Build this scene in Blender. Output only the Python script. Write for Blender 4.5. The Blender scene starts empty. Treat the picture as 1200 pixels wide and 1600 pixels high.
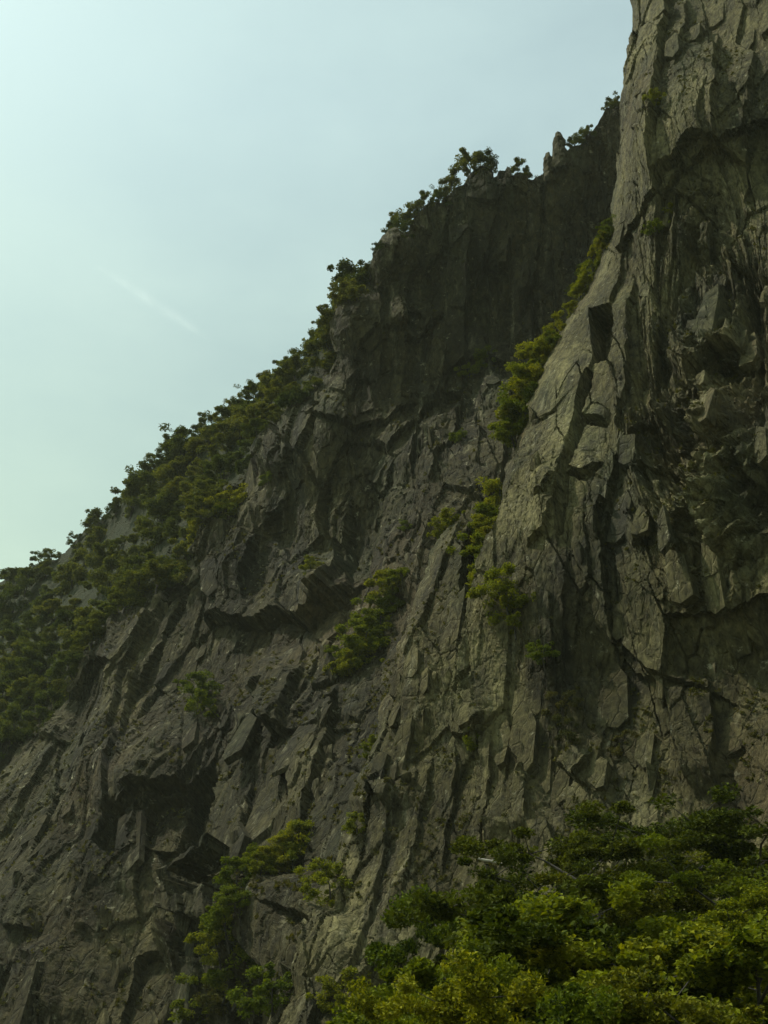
import bpy, math, random
import numpy as np
from mathutils import Vector, Matrix

random.seed(7)
RNG = np.random.default_rng(7)
sc = bpy.context.scene
COL = sc.collection

# ------------------------------------------------------------------ camera, sky, sun, exposure
PITCH = math.radians(28.0)
VFOV = math.radians(52.0)
CAMZ = 1.6
F = 800.0 / math.tan(VFOV / 2)
cam_d = bpy.data.cameras.new("camera")
cam = bpy.data.objects.new("camera", cam_d)
COL.objects.link(cam)
cam.location = (0, 0, CAMZ)
cam.rotation_euler = (math.pi / 2 + PITCH, 0, 0)
cam_d.sensor_fit = 'VERTICAL'
cam_d.angle = VFOV
cam_d.sensor_height = 24
cam_d.lens = 12 / math.tan(VFOV / 2)
cam_d.clip_end = 30000
sc.camera = cam

SUN_AZ = math.radians(-78)      # from +Y, negative = towards -X (left)
SUN_EL = math.radians(56)
to_sun = Vector((math.sin(SUN_AZ) * math.cos(SUN_EL), math.cos(SUN_AZ) * math.cos(SUN_EL), math.sin(SUN_EL)))
sun_d = bpy.data.lights.new("sun", 'SUN')
sun_d.energy = 3.6
sun_d.angle = math.radians(0.53)
sun_d.color = (1.0, 0.95, 0.81)
sun = bpy.data.objects.new("sun", sun_d)
COL.objects.link(sun)
sun.rotation_euler = (-to_sun).to_track_quat('-Z', 'Y').to_euler()

world = bpy.data.worlds.new("World")
sc.world = world
world.use_nodes = True
wn, wl = world.node_tree.nodes, world.node_tree.links
wn.clear()
wout = wn.new("ShaderNodeOutputWorld")
wbg = wn.new("ShaderNodeBackground")
wbg.inputs[1].default_value = 0.115
wsky = wn.new("ShaderNodeTexSky")
wsky.sky_type = 'NISHITA'
wsky.sun_disc = False
wsky.sun_elevation = SUN_EL
wsky.sun_rotation = SUN_AZ
wsky.air_density = 1.0
wsky.dust_density = 5.0
wsky.ozone_density = 1.5
whs = wn.new("ShaderNodeHueSaturation")
whs.inputs["Saturation"].default_value = 0.58
wtint = wn.new("ShaderNodeMixRGB")
wtint.blend_type = 'MULTIPLY'
wtint.inputs[0].default_value = 1.0
wtint.inputs[2].default_value = (1.0, 1.30, 1.24, 1)
wtc = wn.new("ShaderNodeTexCoord")
wmap = wn.new("ShaderNodeMapping")
wmap.inputs["Scale"].default_value = (1.2, 1.2, 3.0)
wnz = wn.new("ShaderNodeTexNoise")
wnz.inputs["Scale"].default_value = 2.2
wnz.inputs["Detail"].default_value = 6
wnz.inputs["Roughness"].default_value = 0.55
wrmp = wn.new("ShaderNodeMapRange")
wrmp.inputs[1].default_value = 0.35
wrmp.inputs[2].default_value = 0.75
wrmp.inputs[3].default_value = 0.30
wrmp.inputs[4].default_value = 0.65
wmix = wn.new("ShaderNodeMixRGB")
wmix.inputs[2].default_value = (6.3, 8.1, 7.8, 1)
wl.new(wtc.outputs["Generated"], wmap.inputs[0])
wl.new(wmap.outputs[0], wnz.inputs["Vector"])
wl.new(wnz.outputs[0], wrmp.inputs[0])
wl.new(wsky.outputs[0], whs.inputs["Color"])
wl.new(whs.outputs[0], wtint.inputs[1])
wl.new(wtint.outputs[0], wmix.inputs[1])
wl.new(wrmp.outputs[0], wmix.inputs[0])
wsep = wn.new("ShaderNodeSeparateXYZ")
wl.new(wtc.outputs["Generated"], wsep.inputs[0])
whz = wn.new("ShaderNodeMapRange")
whz.inputs[1].default_value = 0.75
whz.inputs[2].default_value = 0.30
wgr = wn.new("ShaderNodeMixRGB")
wgr.blend_type = 'MULTIPLY'
wgr.inputs[2].default_value = (1.05, 1.03, 0.80, 1)
wl.new(wsep.outputs["Z"], whz.inputs[0])
wl.new(whz.outputs[0], wgr.inputs[0])
wl.new(wmix.outputs[0], wgr.inputs[1])
wl.new(wgr.outputs[0], wbg.inputs[0])
wl.new(wbg.outputs[0], wout.inputs[0])

sc.view_settings.view_transform = 'Standard'
sc.view_settings.look = 'None'
sc.view_settings.gamma = 1.0
sc.view_settings.use_curve_mapping = False
sc.view_settings.exposure = 0.0

# ------------------------------------------------------------------ helpers
SP, CP = math.sin(PITCH), math.cos(PITCH)


def at(px, py, Y):
    """the world point at depth Y (world +Y metres) seen at photograph position px, py"""
    cx = (np.asarray(px, float) - 600.0) / F
    cy = (800.0 - np.asarray(py, float)) / F
    dx, dy, dz = cx, CP - cy * SP, SP + cy * CP
    k = np.asarray(Y, float) / dy
    return np.stack([dx * k, dy * k, dz * k + CAMZ], -1)


def hash2(ix, iy, seed):
    h = (ix.astype(np.int64) * 374761393 + iy.astype(np.int64) * 668265263 + seed * 974634777) & 0xFFFFFFFF
    h = ((h ^ (h >> 13)) * 1274126177) & 0xFFFFFFFF
    h = ((h ^ (h >> 16)) * 2246822519) & 0xFFFFFFFF
    h = h ^ (h >> 15)
    return (h & 0xFFFFFF) / float(0x1000000)


def perlin(x, y, seed=0):
    x0, y0 = np.floor(x), np.floor(y)
    fx, fy = x - x0, y - y0
    ix, iy = x0.astype(np.int64), y0.astype(np.int64)
    ux, uy = fx * fx * fx * (fx * (fx * 6 - 15) + 10), fy * fy * fy * (fy * (fy * 6 - 15) + 10)

    def g(ax, ay):
        a = hash2(ix + ax, iy + ay, seed) * 2 * math.pi
        return np.cos(a) * (fx - ax) + np.sin(a) * (fy - ay)
    a = g(0, 0) * (1 - ux) + g(1, 0) * ux
    b = g(0, 1) * (1 - ux) + g(1, 1) * ux
    return (a * (1 - uy) + b * uy) * 1.5


def fbm(x, y, seed, octv=4, gain=0.5):
    r, a = 0, 1.0
    for k in range(octv):
        r = r + a * perlin(x * 2 ** k, y * 2 ** k, seed + 31 * k)
        a *= gain
    return r


def facets(x, y, seed, tilt=0.9):
    """flat tilted plates on irregular cells: returns (height, distance to the joint)"""
    x0, y0 = np.floor(x).astype(np.int64), np.floor(y).astype(np.int64)
    best = np.full(x.shape, 9.0)
    sec = np.full(x.shape, 9.0)
    hgt = np.zeros(x.shape)
    for ax in (-1, 0, 1):
        for ay in (-1, 0, 1):
            cx, cy = x0 + ax, y0 + ay
            qx = cx + 0.08 + 0.84 * hash2(cx, cy, seed)
            qy = cy + 0.08 + 0.84 * hash2(cx, cy, seed + 1)
            dx, dy = x - qx, y - qy
            d = np.maximum(np.abs(dx) * 1.15 + 0.25 * np.abs(dy), np.abs(dy) + 0.2 * np.abs(dx))
            o = hash2(cx, cy, seed + 2) - 0.5
            gx = (hash2(cx, cy, seed + 3) - 0.5) * 2 * tilt
            gy = (hash2(cx, cy, seed + 4) - 0.62) * 2 * tilt
            h = o + gx * dx + gy * dy
            m = d < best
            sec = np.where(m, best, np.minimum(sec, d))
            hgt = np.where(m, h, hgt)
            best = np.where(m, d, best)
    return hgt, sec - best


def chipped(x, y, seed, tilt=1.0, step=0.25, rnd=0.25):
    """a rough noise surface broken into flat chips: every cell is the noise's tangent plane at its centre"""
    x0, y0 = np.floor(x).astype(np.int64), np.floor(y).astype(np.int64)
    best = np.full(x.shape, 9.0)
    sec = np.full(x.shape, 9.0)
    bx, by = np.zeros(x.shape), np.zeros(x.shape)
    bi, bj = np.zeros(x.shape, np.int64), np.zeros(x.shape, np.int64)
    for ax in (-1, 0, 1):
        for ay in (-1, 0, 1):
            cx, cy = x0 + ax, y0 + ay
            qx = cx + 0.05 + 0.9 * hash2(cx, cy, seed)
            qy = cy + 0.05 + 0.9 * hash2(cx, cy, seed + 1)
            d = np.hypot(x - qx, y - qy)
            m = d < best
            sec = np.where(m, best, np.minimum(sec, d))
            bx, by = np.where(m, qx, bx), np.where(m, qy, by)
            bi, bj = np.where(m, cx, bi), np.where(m, cy, bj)
            best = np.where(m, d, best)
    f, e = 0.42, 0.12
    h0 = perlin(bx * f, by * f, seed + 5)
    gx = (perlin((bx + e) * f, by * f, seed + 5) - h0) / e + (hash2(bi, bj, seed + 3) - 0.5) * rnd
    gy = (perlin(bx * f, (by + e) * f, seed + 5) - h0) / e + (hash2(bi, bj, seed + 4) - 0.6) * rnd
    h = h0 + tilt * (gx * (x - bx) + gy * (y - by)) + (hash2(bi, bj, seed + 2) - 0.5) * step
    return h, sec - best


def rbf(ctrl):
    c = np.array(ctrl, float)
    p, v = c[:, :2] / 400.0, c[:, 2]
    n = len(c)
    r = np.linalg.norm(p[:, None] - p[None], axis=-1)
    K = np.zeros((n + 3, n + 3))
    K[:n, :n] = np.where(r > 0, r * r * np.log(r + 1e-9), 0) + np.eye(n) * 1e-3
    K[:n, n] = 1
    K[:n, n + 1:] = p
    K[n:, :n] = K[:n, n:].T
    w = np.linalg.solve(K, np.concatenate([v, np.zeros(3)]))

    def f(px, py):
        x, y = np.asarray(px) / 400.0, np.asarray(py) / 400.0
        out = w[n] + w[n + 1] * x + w[n + 2] * y
        for i in range(n):
            r2 = (x - p[i, 0]) ** 2 + (y - p[i, 1]) ** 2
            out = out + w[i] * 0.5 * r2 * np.log(r2 + 1e-12)
        return out
    return f


def lip(px, py, pts, proud, h, L, jit=None):
    """a step along a line: the side holding the point `proud` stands h metres out, fading over L"""
    pts = np.array(pts, float)
    out = np.zeros(px.shape)
    mn, mx = pts.min(0) - 3 * L - 20, pts.max(0) + 3 * L + 20
    m = (px > mn[0]) & (px < mx[0]) & (py > mn[1]) & (py < mx[1])
    if not m.any():
        return out
    x, y = px[m], py[m]
    if jit is not None:
        x, y = x + jit[0][m], y + jit[1][m]
    seglen = np.linalg.norm(np.diff(pts, axis=0), axis=1)
    tot = seglen.sum()

    def field(x, y):
        best = np.full(np.shape(x), 1e9)
        sg = np.zeros(np.shape(x))
        sl = np.zeros(np.shape(x))
        acc = 0
        for i in range(len(pts) - 1):
            a, b = pts[i], pts[i + 1]
            d = (b - a) / seglen[i]
            lo, hi = 0, seglen[i]
            rx, ry = x - a[0], y - a[1]
            t = rx * d[0] + ry * d[1]
            tc = np.clip(t, lo, hi)
            dd = np.hypot(rx - tc * d[0], ry - tc * d[1])
            s = np.sign(rx * d[1] - ry * d[0])
            k = dd < best - 1e-6
            best = np.where(k, dd, best)
            sg = np.where(k, s, sg)
            sl = np.where(k, acc + t, sl)
            acc += seglen[i]
        return best, sg, sl
    _, s0, _ = field(np.array([proud[0]], float), np.array([proud[1]], float))
    d, s, sl = field(x, y)
    e = np.minimum(sl, tot - sl)
    taper = np.clip((e + 0.1 * tot) / (0.22 * tot), 0, 1)
    out[m] = np.where(s == s0[0], 0.8 * h * np.clip(1 - d / (1.9 * L), 0, 1) * taper, 0)
    return out


def niche(px, py, poly, h, roof=0.0, jit=None):
    """a hollow with sharp borders, deepest under its top edge when roof is 1"""
    P = np.array(poly, float)
    x, y = (px, py) if jit is None else (px + jit[0], py + jit[1])
    ins = np.zeros(px.shape, bool)
    j = len(P) - 1
    for i in range(len(P)):
        c = ((P[i, 1] > y) != (P[j, 1] > y)) & (x < (P[j, 0] - P[i, 0]) * (y - P[i, 1]) / (P[j, 1] - P[i, 1] + 1e-9) + P[i, 0])
        ins ^= c
        j = i
    lo, hi = P[:, 1].min(), P[:, 1].max()
    f = np.clip((hi - y) / (hi - lo), 0, 1)
    return np.where(ins, -h * ((1 - roof) + roof * f), 0)


def mesh_np(name, V, faces, mat, smooth=False, uvattr=None):
    """mesh from numpy arrays: faces is (n,3) or (n,4)"""
    me = bpy.data.meshes.new(name)
    n, k = faces.shape
    me.vertices.add(len(V))
    me.vertices.foreach_set("co", np.ascontiguousarray(V, np.float32).ravel())
    me.loops.add(n * k)
    me.loops.foreach_set("vertex_index", np.ascontiguousarray(faces, np.int32).ravel())
    me.polygons.add(n)
    me.polygons.foreach_set("loop_start", np.arange(0, n * k, k, dtype=np.int32))
    me.polygons.foreach_set("loop_total", np.full(n, k, np.int32))
    me.polygons.foreach_set("use_smooth", np.full(n, smooth, bool))
    if uvattr is not None:
        for an, arr in uvattr.items():
            a = me.attributes.new(an, 'FLOAT', 'POINT')
            a.data.foreach_set("value", np.ascontiguousarray(arr, np.float32).ravel())
    me.update(calc_edges=True)
    if mat is not None:
        me.materials.append(mat)
    return me


def link(name, me, parent=None, loc=None):
    o = bpy.data.objects.new(name, me)
    COL.objects.link(o)
    if parent is not None:
        o.parent = parent
    if loc is not None:
        o.location = loc
    return o


def tag(o, label=None, cat=None, group=None, kind=None):
    for k, v in (("label", label), ("category", cat), ("group", group), ("kind", kind)):
        if v:
            o[k] = v
    return o


def grid_faces(nr, nc, keep=None, flip=False):
    i = np.arange(nr * nc).reshape(nr, nc)
    a, b, c, d = i[:-1, :-1], i[:-1, 1:], i[1:, 1:], i[1:, :-1]
    f = np.stack([a, d, c, b] if flip else [a, b, c, d], -1).reshape(-1, 4)
    if keep is not None:
        k = (keep[:-1, :-1] | keep[:-1, 1:] | keep[1:, 1:] | keep[1:, :-1]).ravel()
        f = f[k]
    return f


def grid_normals(P):
    du = np.gradient(P, axis=1)
    dv = np.gradient(P, axis=0)
    n = np.cross(du, dv)
    n /= np.linalg.norm(n, axis=-1, keepdims=True) + 1e-9
    s = np.sign(-(n * (P - np.array([0, 0, CAMZ]))).sum(-1, keepdims=True))
    s[s == 0] = 1
    return n * s


# ------------------------------------------------------------------ materials
def newmat(name):
    m = bpy.data.materials.new(name)
    m.use_nodes = True
    nt = m.node_tree
    nt.nodes.clear()
    out = nt.nodes.new("ShaderNodeOutputMaterial")
    return m, nt, out


def N(nt, t, **kw):
    n = nt.nodes.new(t)
    for k, v in kw.items():
        n.inputs[k].default_value = v
    return n


def ramp(nt, stops):
    r = nt.nodes.new("ShaderNodeValToRGB")
    e = r.color_ramp.elements
    e[0].position, e[0].color = stops[0][0], (*stops[0][1], 1)
    e[1].position, e[1].color = stops[-1][0], (*stops[-1][1], 1)
    for p, c in stops[1:-1]:
        q = e.new(p)
        q.color = (*c, 1)
    return r


def mix(nt, a, b, fac, mode='MIX'):
    m = nt.nodes.new("ShaderNodeMixRGB")
    m.blend_type = mode
    for i, v in ((0, fac), (1, a), (2, b)):
        if hasattr(v, "is_linked") or hasattr(v, "links"):
            nt.links.new(v, m.inputs[i])
        else:
            m.inputs[i].default_value = v if i == 0 else (*v, 1)
    return m.outputs[0]


def noise(nt, vec, scale, sxyz=None, detail=5, rough=0.55, off=(0, 0, 0)):
    mp = nt.nodes.new("ShaderNodeMapping")
    mp.inputs["Scale"].default_value = sxyz or (1, 1, 1)
    mp.inputs["Location"].default_value = off
    nt.links.new(vec, mp.inputs[0])
    n = N(nt, "ShaderNodeTexNoise", Scale=scale, Detail=detail, Roughness=rough)
    nt.links.new(mp.outputs[0], n.inputs["Vector"])
    return n.outputs[0]


def rng(nt, v, a, b, c=0.0, d=1.0):
    m = nt.nodes.new("ShaderNodeMapRange")
    for i, q in enumerate((a, b, c, d)):
        m.inputs[i + 1].default_value = q
    nt.links.new(v, m.inputs[0])
    return m.outputs[0]


def rock_material(name, base, light, dark, s=1.0, veg=False):
    m, nt, out = newmat(name)
    L = nt.links
    geo = nt.nodes.new("ShaderNodeNewGeometry")
    vec = geo.outputs["Position"]
    big = noise(nt, vec, 0.06 * s, off=(3, 7, 1))
    mid = noise(nt, vec, 0.35 * s, (1, 1, 0.6), detail=7, rough=0.62)
    fine = noise(nt, vec, 3.0 * s, (1, 1, 0.6), detail=6, rough=0.7)
    streak = noise(nt, vec, 0.5 * s, (1, 1, 0.07), detail=6, rough=0.6, off=(11, 4, 2))
    streak2 = noise(nt, vec, 1.4 * s, (1, 1, 0.05), detail=5, rough=0.65, off=(1, 14, 2))
    pal = noise(nt, vec, 0.16 * s, (1, 1, 0.5), detail=9, rough=0.7, off=(5, 5, 9))
    c = mix(nt, dark, base, rng(nt, mid, 0.32, 0.62))
    c = mix(nt, c, light, rng(nt, pal, 0.47, 0.66, 0, 0.95))
    c = mix(nt, c, (0.10, 0.070, 0.034), rng(nt, big, 0.52, 0.68, 0, 0.5))
    c = mix(nt, c, (0.055, 0.060, 0.028), rng(nt, noise(nt, vec, 0.22 * s, (1, 1, 0.3), off=(8, 1, 4), detail=7), 0.52, 0.7, 0, 0.6))
    c = mix(nt, c, (0.032, 0.029, 0.020), rng(nt, streak, 0.53, 0.70, 0, 0.8))
    c = mix(nt, c, (0.215, 0.195, 0.115), rng(nt, streak2, 0.57, 0.70, 0, 0.6))
    c = mix(nt, c, (0.32, 0.295, 0.19), rng(nt, noise(nt, vec, 1.6 * s, detail=5, rough=0.7, off=(2, 9, 6)), 0.62, 0.70, 0, 0.8))
    bv = nt.nodes.new("ShaderNodeMixRGB")
    bv.blend_type = 'MULTIPLY'
    bv.inputs[0].default_value = 1
    L.new(c, bv.inputs[1])
    L.new(rng(nt, noise(nt, vec, 0.13 * s, (1, 1, 0.35), detail=6, rough=0.62, off=(21, 3, 5)), 0.33, 0.67, 0.6, 1.3), bv.inputs[2])
    c = bv.outputs[0]
    ff = nt.nodes.new("ShaderNodeMixRGB")
    ff.blend_type = 'MULTIPLY'
    ff.inputs[0].default_value = 1
    L.new(c, ff.inputs[1])
    L.new(rng(nt, fine, 0.32, 0.68, 0.35, 1.6), ff.inputs[2])
    c = ff.outputs[0]
    if veg:
        at_ = nt.nodes.new("ShaderNodeAttribute")
        at_.attribute_name = "soil"
        sm = nt.nodes.new("ShaderNodeMath")
        sm.operation = 'MULTIPLY'
        L.new(at_.outputs["Fac"], sm.inputs[0])
        L.new(rng(nt, noise(nt, vec, 0.12, detail=7, rough=0.65, off=(4, 2, 7)), 0.27, 0.40), sm.inputs[1])
        g = mix(nt, (0.018, 0.025, 0.007), (0.035, 0.036, 0.012), rng(nt, noise(nt, vec, 0.8), 0.35, 0.65))
        c = mix(nt, c, g, sm.outputs[0])
    bs = N(nt, "ShaderNodeBsdfPrincipled", Roughness=0.92)
    bs.inputs["Specular IOR Level"].default_value = 0.18
    L.new(c, bs.inputs["Base Color"])
    # fine relief
    vor = N(nt, "ShaderNodeTexVoronoi", Scale=1.3 * s)
    vor.feature = 'DISTANCE_TO_EDGE'
    mp = nt.nodes.new("ShaderNodeMapping")
    mp.inputs["Scale"].default_value = (1, 1, 0.35)
    wv = nt.nodes.new("ShaderNodeVectorMath")
    wv.operation = 'ADD'
    wsc = nt.nodes.new("ShaderNodeVectorMath")
    wsc.operation = 'SCALE'
    wsc.inputs["Scale"].default_value = 0.8 / s
    wnoise = N(nt, "ShaderNodeTexNoise", Scale=0.9 * s, Detail=4)
    L.new(vec, wnoise.inputs["Vector"])
    L.new(wnoise.outputs["Color"], wsc.inputs[0])
    L.new(vec, wv.inputs[0])
    L.new(wsc.outputs[0], wv.inputs[1])
    L.new(wv.outputs[0], mp.inputs[0])
    L.new(mp.outputs[0], vor.inputs["Vector"])
    add = nt.nodes.new("ShaderNodeMath")
    add.operation = 'ADD'
    L.new(rng(nt, vor.outputs[0], 0.0, 0.06, 0, 0.25), add.inputs[0])
    L.new(noise(nt, vec, 2.2 * s, (1, 1, 0.5), detail=9, rough=0.72), add.inputs[1])
    bp = N(nt, "ShaderNodeBump", Strength=0.9, Distance=0.5 / s)
    L.new(add.outputs[0], bp.inputs["Height"])
    L.new(bp.outputs[0], bs.inputs["Normal"])
    L.new(bs.outputs[0], out.inputs[0])
    return m


def leaf_material(name, dark, light, trans=0.35):
    m, nt, out = newmat(name)
    L = nt.links
    geo = nt.nodes.new("ShaderNodeNewGeometry")
    oi = nt.nodes.new("ShaderNodeObjectInfo")
    vec = geo.outputs["Position"]
    a = mix(nt, dark, light, geo.outputs["Random Per Island"])
    a = mix(nt, a, light, rng(nt, noise(nt, vec, 0.9, detail=3), 0.45, 0.7, 0, 0.6))
    hs = N(nt, "ShaderNodeHueSaturation")
    L.new(a, hs.inputs["Color"])
    L.new(rng(nt, oi.outputs["Random"], 0, 1, 0.70, 1.30), hs.inputs["Value"])
    L.new(rng(nt, oi.outputs["Random"], 0, 1, 0.52, 0.47), hs.inputs["Hue"])
    d = N(nt, "ShaderNodeBsdfPrincipled", Roughness=0.7)
    d.inputs["Specular IOR Level"].default_value = 0.10
    L.new(hs.outputs[0], d.inputs["Base Color"])
    t = nt.nodes.new("ShaderNodeBsdfTranslucent")
    tc = mix(nt, hs.outputs[0], (1.25, 1.2, 0.35), 1.0, 'MULTIPLY')
    L.new(tc, t.inputs[0])
    mx = nt.nodes.new("ShaderNodeMixShader")
    mx.inputs[0].default_value = trans
    L.new(d.outputs[0], mx.inputs[1])
    L.new(t.outputs[0], mx.inputs[2])
    L.new(mx.outputs[0], out.inputs[0])
    return m


def plain_material(name, c1, c2, scale, rough=0.9):
    m, nt, out = newmat(name)
    geo = nt.nodes.new("ShaderNodeNewGeometry")
    n = noise(nt, geo.outputs["Position"], scale, detail=6, rough=0.65)
    c = mix(nt, c1, c2, rng(nt, n, 0.3, 0.7))
    bs = N(nt, "ShaderNodeBsdfPrincipled", Roughness=rough)
    nt.links.new(c, bs.inputs["Base Color"])
    bp = N(nt, "ShaderNodeBump", Strength=0.6, Distance=0.05)
    nt.links.new(n, bp.inputs["Height"])
    nt.links.new(bp.outputs[0], bs.inputs["Normal"])
    nt.links.new(bs.outputs[0], out.inputs[0])
    return m


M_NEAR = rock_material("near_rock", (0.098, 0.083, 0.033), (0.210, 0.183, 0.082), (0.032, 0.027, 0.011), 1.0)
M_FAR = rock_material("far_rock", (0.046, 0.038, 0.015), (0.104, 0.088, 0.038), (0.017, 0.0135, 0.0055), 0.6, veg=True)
M_LEAF_FORE = leaf_material("fore_leaf", (0.008, 0.015, 0.001), (0.105, 0.120, 0.006), 0.26)
M_LEAF_FAR = leaf_material("slope_leaf", (0.022, 0.038, 0.008), (0.115, 0.132, 0.022), 0.34)
M_LEAF_GULLY = leaf_material("gully_leaf", (0.042, 0.064, 0.004), (0.185, 0.205, 0.011), 0.38)
M_LEAF_DRY = leaf_material("dry_leaf", (0.026, 0.032, 0.006), (0.085, 0.085, 0.018), 0.25)
M_LEAF_BRIGHT = leaf_material("bright_leaf", (0.018, 0.034, 0.001), (0.180, 0.205, 0.009), 0.32)  # yellow-green leaves; the brighter tone also carries painted sunlight on lit crowns
M_BARK = plain_material("bark", (0.02, 0.016, 0.01), (0.05, 0.042, 0.028), 6.0)
M_DEAD = plain_material("bleached_wood", (0.28, 0.25, 0.19), (0.42, 0.39, 0.31), 8.0)
M_GROUND = plain_material("hillside_soil", (0.035, 0.04, 0.016), (0.07, 0.06, 0.032), 0.4)

# ------------------------------------------------------------------ the far cliff wall
RIDGE = np.array([(-220, 985), (-100, 945), (0, 908), (60, 885), (100, 868), (150, 812), (190, 780), (240, 728), (280, 695), (330, 672), (390, 630),
                  (430, 590), (470, 560), (520, 505), (555, 462), (600, 398), (625, 365), (680, 325), (735, 290), (790, 268), (850, 258),
                  (862, 240), (900, 222), (930, 200), (945, 175), (968, 162), (1000, 150), (1100, 120)], float)
RIM = np.array([(-220, 1290), (60, 1120), (250, 930), (340, 830), (420, 700), (480, 620), (545, 490), (600, 405), (640, 350), (1200, 0)], float)
FAR_CTRL = [
    # ridge
    (-220, 985, 205), (0, 908, 187), (100, 868, 172), (190, 780, 158), (280, 695, 142), (390, 630, 126), (470, 560, 115), (555, 462, 106),
    (625, 365, 101), (735, 290, 98.5), (850, 258, 99), (968, 162, 99.5), (1100, 120, 100),
    # rim of the rock face
    (-220, 1290, 134), (60, 1120, 125), (150, 1020, 121), (250, 930, 117), (340, 830, 113), (420, 700, 107), (480, 620, 103), (545, 490, 100.5), (600, 405, 98.5),
    # slope between
    (0, 1010, 158), (120, 940, 146), (230, 820, 135), (350, 730, 122), (460, 600, 110),
    # amphitheatre
    (600, 500, 101), (650, 420, 101), (700, 500, 101.5), (640, 640, 100), (760, 420, 101), (800, 520, 99.5), (880, 420, 99.5), (880, 620, 93), (740, 660, 96.5), (820, 330, 100), (950, 300, 100),
    (560, 620, 99), (600, 720, 97),
    # lower face
    (420, 850, 108), (540, 800, 98), (640, 800, 91), (760, 800, 82), (350, 960, 108), (480, 950, 97), (600, 950, 86), (720, 950, 78),
    (200, 1080, 112), (340, 1090, 100), (450, 1060, 91), (560, 1060, 82), (660, 1100, 74), (60, 1250, 108), (200, 1250, 96), (330, 1260, 85), (450, 1240, 78), (560, 1250, 70),
    (0, 1420, 98), (130, 1430, 90), (260, 1430, 84), (340, 1400, 78), (450, 1400, 70), (0, 1600, 90), (150, 1600, 82), (300, 1600, 76), (450, 1600, 62),
    (-220, 1500, 110), (-220, 1750, 98), (200, 1750, 76), (500, 1750, 58), (900, 1750, 46), (900, 1200, 56), (1000, 700, 76), (1100, 400, 97),
]
farY = rbf(FAR_CTRL)
STEP = 1.6
NRF, NCF = 810, 870
fx = np.linspace(-320, 1040, NCF)
ridge_y = np.interp(fx, RIDGE[:, 0], RIDGE[:, 1]) + 5 * fbm(fx / 28.0, fx * 0, 5, 4, 0.6) + 11 * (hash2(np.floor(fx / 21 + 0.4 * perlin(fx / 30, fx * 0, 8)).astype(np.int64), np.zeros(len(fx), np.int64), 41) - 0.5) * (fx > 560)
v = np.linspace(0, 1, NRF)[:, None]
PX = np.repeat(fx[None], NRF, 0)
PY = ridge_y[None] * (1 - v) + 1730 * v
Yd = farY(PX, PY)
P0 = at(PX, PY, Yd)
NRM = grid_normals(P0)
# smooth normals a little so plates are pushed out along one direction
S = (P0[..., 0] - P0[..., 1] * 0.12)
Z = P0[..., 2]
jit = (3.5 * fbm(PX / 22, PY / 30, 71, 5, 0.65), 3.5 * fbm(PX / 22, PY / 30, 72, 5, 0.65))
lean = 0.04
s0 = S - lean * Z
w1 = 1.0 * fbm(S / 18, Z / 40, 3, 2)
rim_y = np.interp(PX, RIM[:, 0], RIM[:, 1])
slope = np.clip((rim_y - PY) / 40.0 + 0.4 * fbm(PX / 50, PY / 50, 44, 3), 0, 1)      # 1 above the rim: the overgrown slope
rockw = 1 - 0.75 * slope
D = np.zeros(PX.shape)
amph = np.exp(-(((PX - 760) / 230) ** 2 + ((PY - 430) / 230) ** 2) ** 1.5)
lump = np.clip(0.55 + 0.9 * fbm(S / 12, Z / 20, 56, 3), 0.1, 1.3)
jag = 0.10 * fbm(S / 0.7, Z / 0.9, 6, 4, 0.6)
tl = 0.10 * Z
h, e1 = chipped((s0 + jag) / 7.0, (Z + 0.5 * S) / 17.0, 100, 1.0, 0.5)
D += 2.3 * h * rockw * (1 - 0.35 * amph)
h, e2 = chipped((s0 - 0.06 * Z + jag) / 3.2, (Z + 0.7 * S + jag) / 9.0, 200, 1.0, 0.55)
D += 1.15 * h * rockw
cs = (s0 + 0.8 * jag) / 2.6 + 0.25 * perlin(Z / 9, S / 30, 31)
ci = np.floor(cs).astype(np.int64)
cz = np.floor((Z + 11 * hash2(ci, ci * 0, 33)) / 13 + 0.12 * cs).astype(np.int64)
ca = hash2(ci, cz, 34) - 0.5
D += amph * (3.0 * ca + 3.0 * (hash2(ci, cz, 35) - 0.32) * (cs - ci))      # upright columns of the upper wall
h, e3 = chipped((s0 + 0.05 * Z + jag) / 1.5, (Z - 0.4 * S + jag) / 4.0, 300, 1.0, 0.6, 0.4)
D += 0.52 * h * rockw * (0.35 + 0.65 * lump) * (1 + 0.2 * amph)
h, e4 = chipped((s0 + jag) / 0.7, (Z + 0.5 * S + jag) / 1.6, 400, 1.0, 0.7, 0.5)
D += 0.24 * h * rockw * (0.4 + 0.6 * lump)
h, e5 = chipped((s0 + jag) / 0.33, (Z - 0.3 * S) / 0.6, 450, 1.0, 0.7, 0.5)
D += 0.10 * h * rockw * (0.4 + 0.6 * lump)
D += 0.05 * fbm(S / 0.6, Z / 0.8, 14, 3, 0.6)
crk = np.clip(2.2 * perlin(S / 7, Z / 13, 19), 0, 1)
D -= (0.55 * np.clip(1 - e2 / 0.035, 0, 1) * crk + 0.2 * np.clip(1 - e3 / 0.04, 0, 1) * lump) * rockw
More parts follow.
